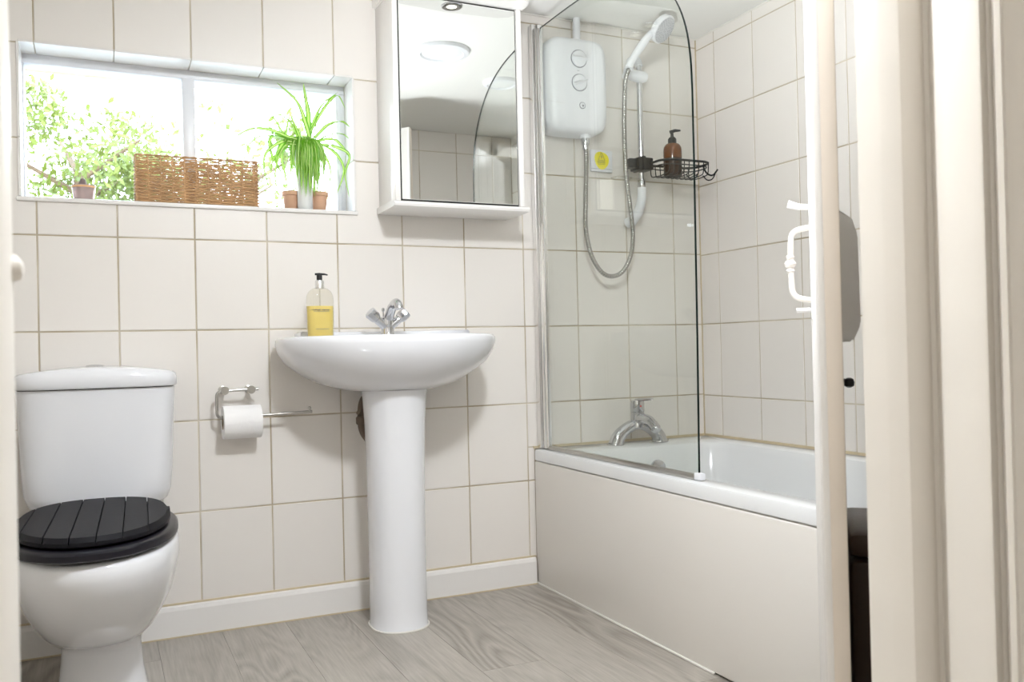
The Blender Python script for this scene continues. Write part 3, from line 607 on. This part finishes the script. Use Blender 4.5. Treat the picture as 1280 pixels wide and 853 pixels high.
# basin mixer
bt2 = obj('mixer_body', (lambda b: (lathe(b, [(.0215, .8195), (.022, .822), (.0205, .826), (.0190, .830), (.0185, .850), (.021, .862), (.018, .874)], (BX+.006, -.125, 0), 28),
    tube(b, [(BX+.006, -.126, .846), (BX-.032, -.132, .873)], [.016, .0115], 16), tube(b, [(BX+.006, -.126, .846), (BX+.043, -.132, .873)], [.016, .0115], 16),
    tube(b, catmull([(BX+.006, -.125, .860), (BX+.009, -.140, .885), (BX+.011, -.165, .908), (BX+.012, -.195, .915), (BX+.012, -.216, .905), (BX+.012, -.220, .896)], 4), [.0150]*4+[.0135]*4+[.0125]*4+[.0125]*4+[.0125]*5, 18)) and b)(nb()), M['chrome'], ws)
for s in (-1, 1):
    c0 = Vector((BX+.006+s*.034, -.131, .872)); dv = Vector((s*.72, -.10, .62)).normalized(); qm = Vector((0, 0, 1)).rotation_difference(dv).to_matrix()
    bm = nb(); lathe(bm, [(.010, -.004), (.0150, 0), (.0170, .006), (.0180, .026), (.0165, .030), (.006, .0315)], c0, 8, m=qm); obj('tap_handle', bm, M['chrome'], bt2, True, 25)
bm = nb(); tube(bm, [(BX+.002, -.10, .865), (BX+.001, -.10, .895)], .0022, 8); lathe(bm, [(.002, .893), (.0048, .896), (.0048, .902), (.002, .905)], (BX+.001, -.10, 0), 12); obj('pop_up_rod', bm, M['chrome'], bt2)

# pipework between pedestal and wall
pp = thing('waste_pipework', 'dark tarnished pipes and valve behind the washbasin pedestal', 'pipe', (-1.30, -.05, .45))
bm = nb(); tube(bm, catmull([(-1.268, -.045, .652), (-1.285, -.045, .625), (-1.290, -.045, .58), (-1.285, -.045, .54), (-1.268, -.045, .512)], 5), .011, 12); obj('pipe', bm, M['pipe'], pp)
bm = nb(); lathe(bm, [(.012, -.012), (.015, -.008), (.015, .008), (.012, .012)], (-1.292, -.052, .573), 12); tube(bm, [(-1.292, -.05, .592), (-1.300, -.055, .598)], .008, 10); obj('valve', bm, M['pipe'], pp)
bm = nb(); tube(bm, [(-1.285, -.05, .58), (-1.265, -.002, .58)], .008, 10); obj('wall_connector', bm, M['pipe'], pp)

# soap bottle
sb = thing('soap_bottle', 'clear bottle of yellow hand soap with black pump on washbasin corner', 'bottle', (-1.418, -.165, .821))
SX, SY, s0 = -1.432, -.165, .8215
def ob(a, z): return sup(SX, SY, a, a*.62, a*.62, z, 36, 2.5, 2.5)
bm = nb(); loft(bm, [ob(.0335, s0+.0015), ob(.0350, s0+.004), ob(.0365, s0+.085)]); obj('liquid_soap', bm, M['soap'], sb, True, 50)
bm = nb(); loft(bm, [ob(.034, s0), ob(.0365, s0+.003), ob(.0380, s0+.06), ob(.0380, s0+.10), ob(.036, s0+.115), ob(.031, s0+.126), ob(.022, s0+.133), ob(.0135, s0+.136)]); obj('bottle_body', bm, M['bottle'], sb, True, 60)
bm = nb(); lathe(bm, [(.0125, s0+.134), (.0125, s0+.155), (.0115, s0+.157)], (SX, SY, 0), 24); obj('collar', bm, M['alu'], sb)
bm = nb(); lathe(bm, [(.0078, s0+.157), (.0078, s0+.171), (.006, s0+.1725)], (SX, SY, 0), 18); tube(bm, [(SX-.012, SY+.002, s0+.1745), (SX, SY, s0+.1748), (SX+.014, SY-.004, s0+.174), (SX+.022, SY-.006, s0+.172)], [.0030, .0034, .0026, .0018], 8); obj('pump', bm, M['blackmat'], sb)
bm = nb(); tube(bm, [(SX, SY, s0+.01), (SX, SY, s0+.135)], .0022, 8); obj('dip_tube', bm, M['bottle'], sb)
for k in range(20):
    if k in (9,): continue
    dash(sb, SX-.0305+.0031*k, s0+.0735+.0003*(k % 3), .0022, .0022 if k % 4 else .0032, SY-.0245+.012*abs((k-9.5)/10)**3, M['print_'], 'lettering')
for k in range(14): dash(sb, SX-.021+.0031*k, s0+.0695, .0024, .0009, SY-.0245+.012*abs((k-6.5)/12)**3, M['nozzle'], 'lettering')
dash(sb, SX, s0+.021, .037, .0009, SY-.0243, M['nozzle'], 'label_rule')

# ------------------------------------------------------------------ toilet
TX = -1.997
to = thing('toilet', 'white close-coupled toilet with a black slatted seat lid', 'toilet', (TX, -.35, 0))
def cis(a, b, z, e=5.5, yb=-.004):
    out = []
    for i in range(56):
        t = 2*PI*i/56; c, s = math.cos(t), math.sin(t)
        x = TX+a*math.copysign(abs(c)**(2/e), c)
        if s >= 0: y = yb-.05+.05*math.copysign(abs(s)**(2/9), s)
        else: y = yb-.05-(b-.05)*abs(s)**(2/3.4)*(1 if True else 0)-.012*(1-((x-TX)/a)**2)
        out.append(Vector((x, y, z)))
    return out
bm = nb(); loft(bm, [cis(.120, .10, .388, 3), cis(.150, .13, .392, 3.5), cis(.166, .148, .405, 4), cis(.174, .156, .430), cis(.179, .160, .48), cis(.184, .164, .60), cis(.188, .168, .698)]); obj('cistern', bm, M['ceramic'], to, True, 60)
bm = nb(); loft(bm, [cis(.184, .163, .697), cis(.184, .163, .701)]); obj('lid_gap', bm, M['dark'], to)
bm = nb()
def dome(sc_, z, dz):
    out = []
    for v in cis(.194*sc_, .178*sc_, z): out.append(Vector((v.x, v.y*1.0, z+dz*(1-((v.x-TX)/.194)**2)))) 
    return out
loft(bm, [dome(.985, .7005, 0), dome(1, .704, 0), dome(1.002, .722, .003), dome(.985, .732, .008), dome(.95, .737, .012), dome(.80, .738, .0155), dome(.45, .7385, .017)]); obj('cistern_lid', bm, M['ceramic'], to, True, 60)
bm = nb(); lathe(bm, [(.024, .745), (.024, .754), (.020, .758), (.006, .760)], (TX-.005, -.09, 0), 28); fb = obj('flush_button', bm, M['chrome'], to)
bm = nb(); PYC = -.44
pan = [(.100, .105, .30, 0, -.36), (.096, .100, .30, .012, -.36), (.088, .090, .29, .06, -.36), (.084, .088, .29, .115, -.36), (.086, .095, .29, .138, -.365)]
bowl = [(.100, .115, .30, .146, -.37), (.118, .165, .31, .172, -.38), (.140, .225, .32, .215, -.39), (.156, .275, .33, .262, -.41), (.166, .310, .33, .310, -.42), (.171, .325, .34, .345, -.43), (.170, .328, .34, .372, -.43), (.166, .322, .335, .382, -.43), (.155, .31, .32, .384, -.43)]
def pr_(a, bf, bb, z, cy): return sup(TX-.006 if z > .14 else TX, cy, a, bf, min(bb, -cy-.03 if z < .14 else -cy-.16), z, 52, 2.15, 3.2)
loft(bm, [pr_(*p) for p in pan+bowl]); obj('pan', bm, M['ceramic'], to, True, 60)
bm = nb(); loft(bm, [sup(TX, -.10, .10, .12, .095, z, 36, 3, 6) for z in (.20, .30, .389)]); obj('cistern_shelf', bm, M['ceramic'], to)
# black seat: ring, lid base and separate slats, turned slightly
SXc = TX-.010; ang = math.radians(-2.0)
def seatpt(v):
    c = Vector((SXc, -.48, 0)); d = v-c; d.z = v.z
    return Vector((c.x+d.x*math.cos(ang)-d.y*math.sin(ang), c.y+d.x*math.sin(ang)+d.y*math.cos(ang), v.z))
def so_(a, bf, bb, z, cy=-.47): return [seatpt(v) for v in sup(SXc, cy, a, bf, bb, z, 60, 2.15, 2.5)]
bm = nb(); loft(bm, [so_(.166, .293, .235, .390), so_(.171, .298, .240, .394), so_(.171, .298, .240, .405), so_(.165, .291, .235, .4105), so_(.11, .22, .16, .4105)], cap1=True); obj('seat', bm, M['black'], to, True, 50)
ld = obj('seat_lid', (lambda b: (loft(b, [so_(.150, .268, .235, .4145), so_(.153, .272, .238, .416), so_(.153, .272, .238, .4235)]), b)[1])(nb()), M['slatblack'], to, True, 50)
def halfw(y, ef=2.15, eb=2.5, a=.1555, bf=.276, bb=.242, cy=-.47):
    t = (y-cy)/(bb if y > cy else bf); e = eb if y > cy else ef
    return a*max(0, 1-abs(t)**e)**(1/e)
def yext(x, a, bf, bb, cy=-.47, ef=2.15, eb=2.5):
    t = min(.999, abs(x)/a); return cy-bf*(1-t**ef)**(1/ef), cy+bb*(1-t**eb)**(1/eb)
edges = [-.1555, -.127, -.080, -.033, .014, .061, .108, .1555]
for x0, x1 in zip(edges, edges[1:]):
    bm = nb(); xs = [x0+.0012+(x1-x0-.0024)*k/8 for k in range(9)]
    def outl(inset, z):
        lo = [yext(x, .1555-inset, .276-inset, .242-inset) for x in xs]
        return [seatpt(Vector((SXc+x, p[0], z))) for x, p in zip(xs, lo)]+[seatpt(Vector((SXc+x, p[1], z))) for x, p in reversed(list(zip(xs, lo)))]
    loft(bm, [outl(0, .4195), outl(-.0, .4255), outl(.008, .4345)]); obj('slat', bm, M['slatblack'], ld, True, 25)
for x, y, in ((-.095, -.665), (.07, -.70), (.105, -.62)):
    v = seatpt(Vector((SXc+x, y, 0))); bm = nb(); box(bm, (v.x-.011, v.y-.006, .383), (v.x+.011, v.y+.006, .391), .002); obj('buffer', bm, M['plastic'], to)
v = seatpt(Vector((SXc+.088, -.66, 0))); bm = nb(); box(bm, (v.x-.006, v.y-.004, .4095), (v.x+.006, v.y+.004, .4155), .001); obj('buffer', bm, M['plastic'], to)

# ------------------------------------------------------------------ toilet roll holder and roll
rh = thing('toilet_roll_holder', 'brushed steel open-ended toilet roll holder on the tiles', 'holder', (-1.64, 0, .67))
bm = nb(); tube(bm, bend([(-1.586, -.052, .679), (-1.699, -.052, .676), (-1.699, -.052, .601), (-1.436, -.052, .607)], .016, 6), .0042, 12); obj('bar', bm, M['steel'], rh)
bm = nb(); tube(bm, [(-1.443, -.052, .607), (-1.443, -.052, .617)], .0035, 10); lathe(bm, [(.002, .614), (.0045, .616), (.0045, .620), (.002, .622)], (-1.443, -.052, 0), 10); obj('end_stop', bm, M['steel'], rh)
for x in (-1.677, -1.606):
    bm = nb(); lathe(bm, [(.012, 0), (.012, -.004), (.007, -.006), (.007, -.046), (.0115, -.048), (.0115, -.060), (.011, -.061)], (x, 0, .6775), 24, 'y'); obj('fixing_post', bm, M['steel'], rh)
tr_ = thing('toilet_roll', 'white toilet roll hanging on the steel holder', 'toilet roll', (-1.633, -.055, .589))
rc = (0, -.052, .588)
bm = nb(); prof = [(.020, -1.684), (.0455, -1.684), (.0462, -1.683), (.0462, -1.583), (.0455, -1.582), (.020, -1.582)]
vr = []
for r, x in prof: vr.append([Vector((x, rc[1]+r*math.cos(2*PI*k/48), rc[2]+r*math.sin(2*PI*k/48))) for k in range(48)])
loft(bm, vr+[vr[0]], cap0=False, cap1=False); bmesh.ops.remove_doubles(bm, verts=bm.verts, dist=1e-5); obj('paper', bm, M['tissue'], tr_, True, 50)
bm = nb(); loft(bm, [[Vector((x, rc[1]+r*math.cos(a), rc[2]+r*math.sin(a))) for x in (-1.684, -1.66, -1.62, -1.582)] for a, r in [(math.radians(d), .0472+.0006*math.sin(d*.2)) for d in (100, 120, 140, 160, 175, 182)]], closed=False, cap0=False, cap1=False); obj('loose_sheet', bm, M['tissue'], tr_, True, 60)
bm = nb(); vr = [[Vector((x, rc[1]+r*math.cos(2*PI*k/32), rc[2]+r*math.sin(2*PI*k/32))) for k in range(32)] for r, x in ((.0198, -1.6845), (.0198, -1.5815), (.0186, -1.5815), (.0186, -1.6845))]
loft(bm, vr+[vr[0]], cap0=False, cap1=False); obj('core', bm, M['card'], tr_)

# ------------------------------------------------------------------ window sill things
bk = thing('wicker_basket', 'long low brown wicker basket on the window sill', 'basket', (-1.73, .05, WZ0))
bx0, bx1, by0, by1, bz0, bz1 = -1.892, -1.566, .006, .088, WZ0+.001, 1.334
def per(s):
    w_, d_ = bx1-bx0, by1-by0; s = s % (2*(w_+d_))
    if s < w_: return (bx0+s, by0), (0, -1)
    s -= w_
    if s < d_: return (bx1, by0+s), (1, 0)
    s -= d_
    if s < w_: return (bx1-s, by1), (0, 1)
    s -= w_; return (bx0, by1-s), (-1, 0)
PER = 2*((bx1-bx0)+(by1-by0)); NST = 26
zz = bz0+.003; row = 0
while zz < bz1-.004:
    bm = nb(); pts = []
    top = (zz-bz0)/(bz1-bz0)
    for k in range(NST*6):
        s = PER*k/(NST*6); (x, y), (nx, ny) = per(s)
        o_ = .0026*math.sin(PI*s/PER*NST+(PI if row % 2 else 0))
        j = R_.uniform(-.0006, .0006)*(1+2.2*top)
        pts.append((x+nx*o_, y+ny*o_, zz+j))
    tube(bm, pts, .0022-.0004*top, 5, True); obj('weaver', bm, M['wicker'], bk); row += 1; zz += .0042+.0008*top+(.0035 if top > .62 and row % 4 == 0 else 0)
for k in range(NST):
    (x, y), _ = per(PER*(k+.0)/NST); bm = nb(); tube(bm, [(x, y, bz0), (x+R_.uniform(-.001, .001), y, bz1-.002)], .0021, 6); obj('stake', bm, M['wicker'], bk)
for o_ in (.0015, -.0015):
    bm = nb(); pts = []
    for k in range(120):
        (x, y), (nx, ny) = per(PER*k/120); a = k*.9+(PI if o_ < 0 else 0); pts.append((x+nx*.0016*math.cos(a), y+ny*.0016*math.cos(a), bz1+.0016*math.sin(a)))
    tube(bm, pts, .0019, 6, True); obj('rim_braid', bm, M['wicker'], bk)
obj('base', box(nb(), (bx0+.003, by0+.003, bz0), (bx1-.003, by1-.003, bz0+.004)), M['wicker'], bk, False)

tl = thing('tealight_bowl', 'small tapered pinkish glass bowl at the left of the sill', 'bowl', (-2.022, .045, WZ0))
bm = nb(); lathe(bm, [(.0225, WZ0+.0005), (.0245, WZ0+.002), (.0300, WZ0+.040), (.0312, WZ0+.043), (.0290, WZ0+.042), (.023, WZ0+.008)], (-2.022, .045, 0), 28); obj('glass_bowl', bm, M['pinkglass'], tl)
bm = nb(); lathe(bm, [(.0296, WZ0+.036), (.0305, WZ0+.041), (.0298, WZ0+.041), (.0290, WZ0+.036)], (-2.022, .0445, 0), 28); obj('orange_band', bm, M['orange'], tl)
bm = nb(); lathe(bm, [(.012, WZ0+.026), (.0118, WZ0+.044), (.0065, WZ0+.062), (.004, WZ0+.063)], (-2.024, .048, 0), 20); obj('dark_cone', bm, M['cone'], tl)

def potprof(bm, x, y, r, h, z): lathe(bm, [(r*.78, z), (r*.8, z+.001), (r*.97, z+h*.8), (r*1.08, z+h*.8), (r*1.1, z+h), (r*.96, z+h), (r*.9, z+h*.85)], (x, y, 0), 26)
for lab, x, y in (('small terracotta pot just left of the white plant pot', -1.458, .072), ('small terracotta pot just right of the white plant pot', -1.377, .060)):
    pt = thing('terracotta_pot', lab, 'pot', (x, y, WZ0), 'terracotta pots on the window sill'); bm = nb(); potprof(bm, x, y, .0255, .062, WZ0+.0003); obj('pot', bm, M['terracotta'], pt)
    bm = nb(); lathe(bm, [(.024, WZ0+.058), (.020, WZ0+.064), (.002, WZ0+.066)], (x, y, 0), 20); obj('soil', bm, M['bark'], pt)
sp = thing('spider_plant', 'striped green spider plant in a white pot by the window', 'plant', (-1.424, .036, WZ0))
PX, PY = -1.424, .038
bm = nb(); lathe(bm, [(.021, WZ0+.0005), (.0225, WZ0+.003), (.0235, WZ0+.10), (.034, WZ0+.14), (.036, WZ0+.178), (.033, WZ0+.178), (.030, WZ0+.165)], (PX, PY, 0), 28); obj('pot', bm, M['potwhite'], sp)
bm = nb(); lathe(bm, [(.031, WZ0+.168), (.015, WZ0+.172), (.003, WZ0+.173)], (PX, PY, 0), 20); obj('soil', bm, M['bark'], sp)
leafmats = [M['leafgreen'], M['leafpale']]
def leaf(pts, w_=.0065):
    P = catmull(pts, 5); n = len(P); bm = nb(); rows = []
    side = Vector(((R_.uniform(.5, 1)), R_.uniform(-.5, .5), 0)).normalized()
    for i, p in enumerate(P):
        t = i/(n-1); T_ = (P[min(i+1, n-1)]-P[max(i-1, 0)]).normalized(); sd_ = (side-T_*side.dot(T_))
        if sd_.length < .2: sd_ = Vector((0, 1, 0)).cross(T_)
        sd_.normalize(); up = T_.cross(sd_); ww = w_*(.75+.25*math.sin(PI*min(1, t*1.6)))*(1-t**2.6)**.8+.0003
        rows.append([bm.verts.new(p+sd_*ww*k+up*ww*.35*abs(k)) for k in (-1, -.42, .42, 1)])
    for a, b in zip(rows, rows[1:]):
        for k in range(3): f = bm.faces.new((a[k], a[k+1], b[k+1], b[k])); f.material_index = 1 if k == 1 else 0
    return obj('leaf', bm, leafmats, sp, True, 80)
def lp(cx_, cy_, y): # crop pixel of study sheet -> sill plane
    pxx, pyy = 290+cx_*.2111, 90+cy_*.2111
    return Vector((-1.413+(pxx-385)*.00238, y, 1.409-(pyy-178)*.0024-(pxx-385)*.0000))
heroes = [([(455, 395), (430, 310), (380, 190), (265, 95)], .010), ([(455, 390), (452, 250), (437, 150), (425, 70)], .011), ([(458, 390), (480, 300), (540, 180), (640, 95)], .008), ([(465, 350), (560, 190), (625, 130), (668, 205)], .007),
          ([(480, 395), (560, 310), (640, 285), (720, 320)], .008), ([(490, 410), (580, 360), (650, 355), (712, 385)], .006), ([(500, 410), (590, 388), (650, 430), (690, 490), (712, 520)], .006),
          ([(400, 410), (330, 400), (230, 370), (130, 370), (50, 410), (0, 460)], .007), ([(400, 410), (330, 402), (200, 392), (120, 440), (90, 515)], .006), ([(320, 450), (318, 400), (330, 320), (345, 260)], .006),
          ([(400, 400), (385, 385), (350, 310), (280, 268), (195, 270)], .004), ([(400, 410), (340, 408), (240, 400), (230, 480), (270, 570), (300, 620)], .009), ([(500, 430), (560, 445), (620, 490), (655, 580), (600, 740)], .009),
          ([(520, 425), (600, 435), (690, 480), (660, 600), (680, 735)], .007), ([(400, 430), (300, 430), (200, 500), (180, 600), (215, 740)], .007), ([(400, 440), (300, 460), (245, 620), (265, 765)], .006), ([(400, 420), (340, 420), (285, 500), (300, 600), (320, 715)], .010),
          ([(500, 440), (545, 500), (575, 580), (560, 710)], .007), ([(400, 415), (250, 380), (150, 385), (60, 430), (25, 510)], .004), ([(400, 400), (370, 330), (352, 280), (390, 250)], .005), ([(400, 420), (260, 420), (170, 440), (140, 520)], .004),
          ([(430, 395), (400, 380), (410, 365)], .004), ([(480, 390), (500, 300), (520, 220)], .004), ([(380, 450), (290, 470), (230, 560), (222, 660)], .006), ([(390, 440), (300, 440), (262, 530), (290, 610)], .010), ([(330, 410), (250, 290), (215, 300)], .003)]
for i, (pts, w_) in enumerate(heroes):
    y0_ = PY-.012+R_.uniform(-.012, .012); y1_ = y0_+R_.uniform(-.02, .008)
    n = len(pts); leaf([Vector((min(p.x, -1.291), y0_+(y1_-y0_)*k/(n-1), p.z)) for k, p in enumerate(lp(a, b, 0) for a, b in pts)], w_*.72)
for k in range(60):
    u = (k+.5)/60; xs_ = 345+u*195+R_.uniform(-8, 8); st_ = 425+(xs_-440)*.25; ln = R_.uniform(600, 730) if abs(u-.5) < .3 else R_.uniform(560, 700)
    a, b, c, d = lp(st_, 425, 0), lp((st_+xs_)/2, 405+R_.uniform(-8, 8), 0), lp(xs_, 480, 0), lp(xs_+R_.uniform(-15, 25), ln, 0)
    yy = PY-.010-.030*math.sin(PI*u)+R_.uniform(-.006, .006)
    leaf([Vector((a.x, PY-.005, a.z)), Vector((b.x, (PY+yy)/2-.01, b.z)), Vector((c.x, yy-.006, c.z)), Vector((d.x, yy-.004, d.z))], R_.uniform(.0046, .0062))

for k in range(18):
    u = (k+.5)/18; xs_ = 392+u*100; ln = R_.uniform(680, 750)
    a, b, c, d = lp(445, 425, 0), lp((445+xs_)/2, 412, 0), lp(xs_, 500, 0), lp(xs_+R_.uniform(-14, 14), ln, 0)
    leaf([Vector((a.x, PY-.01, a.z)), Vector((b.x, PY-.035, b.z)), Vector((c.x, PY-.046, c.z)), Vector((d.x, PY-.036, d.z))], R_.uniform(.0055, .0070))

# ------------------------------------------------------------------ brown stool beyond the door
bs_ = thing('storage_stool', 'dark brown leatherette storage stool beside the bath, behind the door', 'stool', (-.92, -1.64, 0))
obj('body', dbox(nb(), .332, .548, .036, .213, .012, .458, .010), M['brown'], bs_)
obj('lid', dbox(nb(), .330, .550, .034, .215, .461, .499, .013), M['brown'], bs_)
for q_ in (DP(.36, .06, 0), DP(.36, .19, 0), DP(.52, .06, 0), DP(.52, .19, 0)):
    x, y = q_.x, q_.y; bm = nb(); lathe(bm, [(.010, 0), (.011, .012)], (x, y, 0), 12); obj('foot', bm, M['blackmat'], bs_)

# ------------------------------------------------------------------ outside
struct('ground_outside', box(nb(), (-30, .5, -.6), (30, 60, -.4)), M['grass'])
def tree(name, lab, x, y, z, rx, rz, n, seed, sz):
    t = thing(name, lab, 'tree', (x, y, -.4), 'trees outside the window'); rd = random.Random(seed)
    bm = nb(); tube(bm, [(x, y, -.4), (x+.05, y, z-rz*.6), (x, y+.05, z+rz*.2)], [.12, .08, .03], 10)
    for k in range(7):
        a = k*2.4; tube(bm, [(x, y, z-rz*.5+.1*k), (x+rx*.6*math.cos(a), y+rx*.5*math.sin(a), z-rz*.2+.12*k)], [.03, .01], 6)
    obj('trunk', bm, M['bark'], t)
    blobs = []
    for k in range(15):
        a, b, c = rd.uniform(-1, 1), rd.uniform(-1, 1), rd.uniform(-1, 1); blobs.append((x+a*rx*.75, y+b*rx*.6, z+c*rz*.75, rd.uniform(.2, .42)))
    bm = nb()
    for k in range(n):
        bx_, by_, bz_, br = rd.choice(blobs); d = Vector((rd.gauss(0, 1), rd.gauss(0, 1), rd.gauss(0, 1))).normalized()*br*rd.uniform(.5, 1.15)
        c = Vector((bx_, by_, bz_))+d; u = Vector((rd.gauss(0, 1), rd.gauss(0, 1), rd.gauss(0, 1))).normalized(); v = u.orthogonal().normalized(); s = sz*rd.uniform(.6, 1.3)
        bm.faces.new([bm.verts.new(c+u*s), bm.verts.new(c+v*s*.5), bm.verts.new(c-u*s), bm.verts.new(c-v*s*.5)])
    o = obj('foliage', bm, M['foliage'], t, False); o['kind'] = 'stuff'
tree('garden_tree', 'bright leafy tree seen through the left window pane', -2.15, 6.0, 2.25, 1.0, .85, 5200, 3, .038)
tree('garden_tree', 'sparse leafy tree behind the spider plant, through the right pane', -.25, 9.0, 2.9, 1.2, .9, 1100, 5, .07)
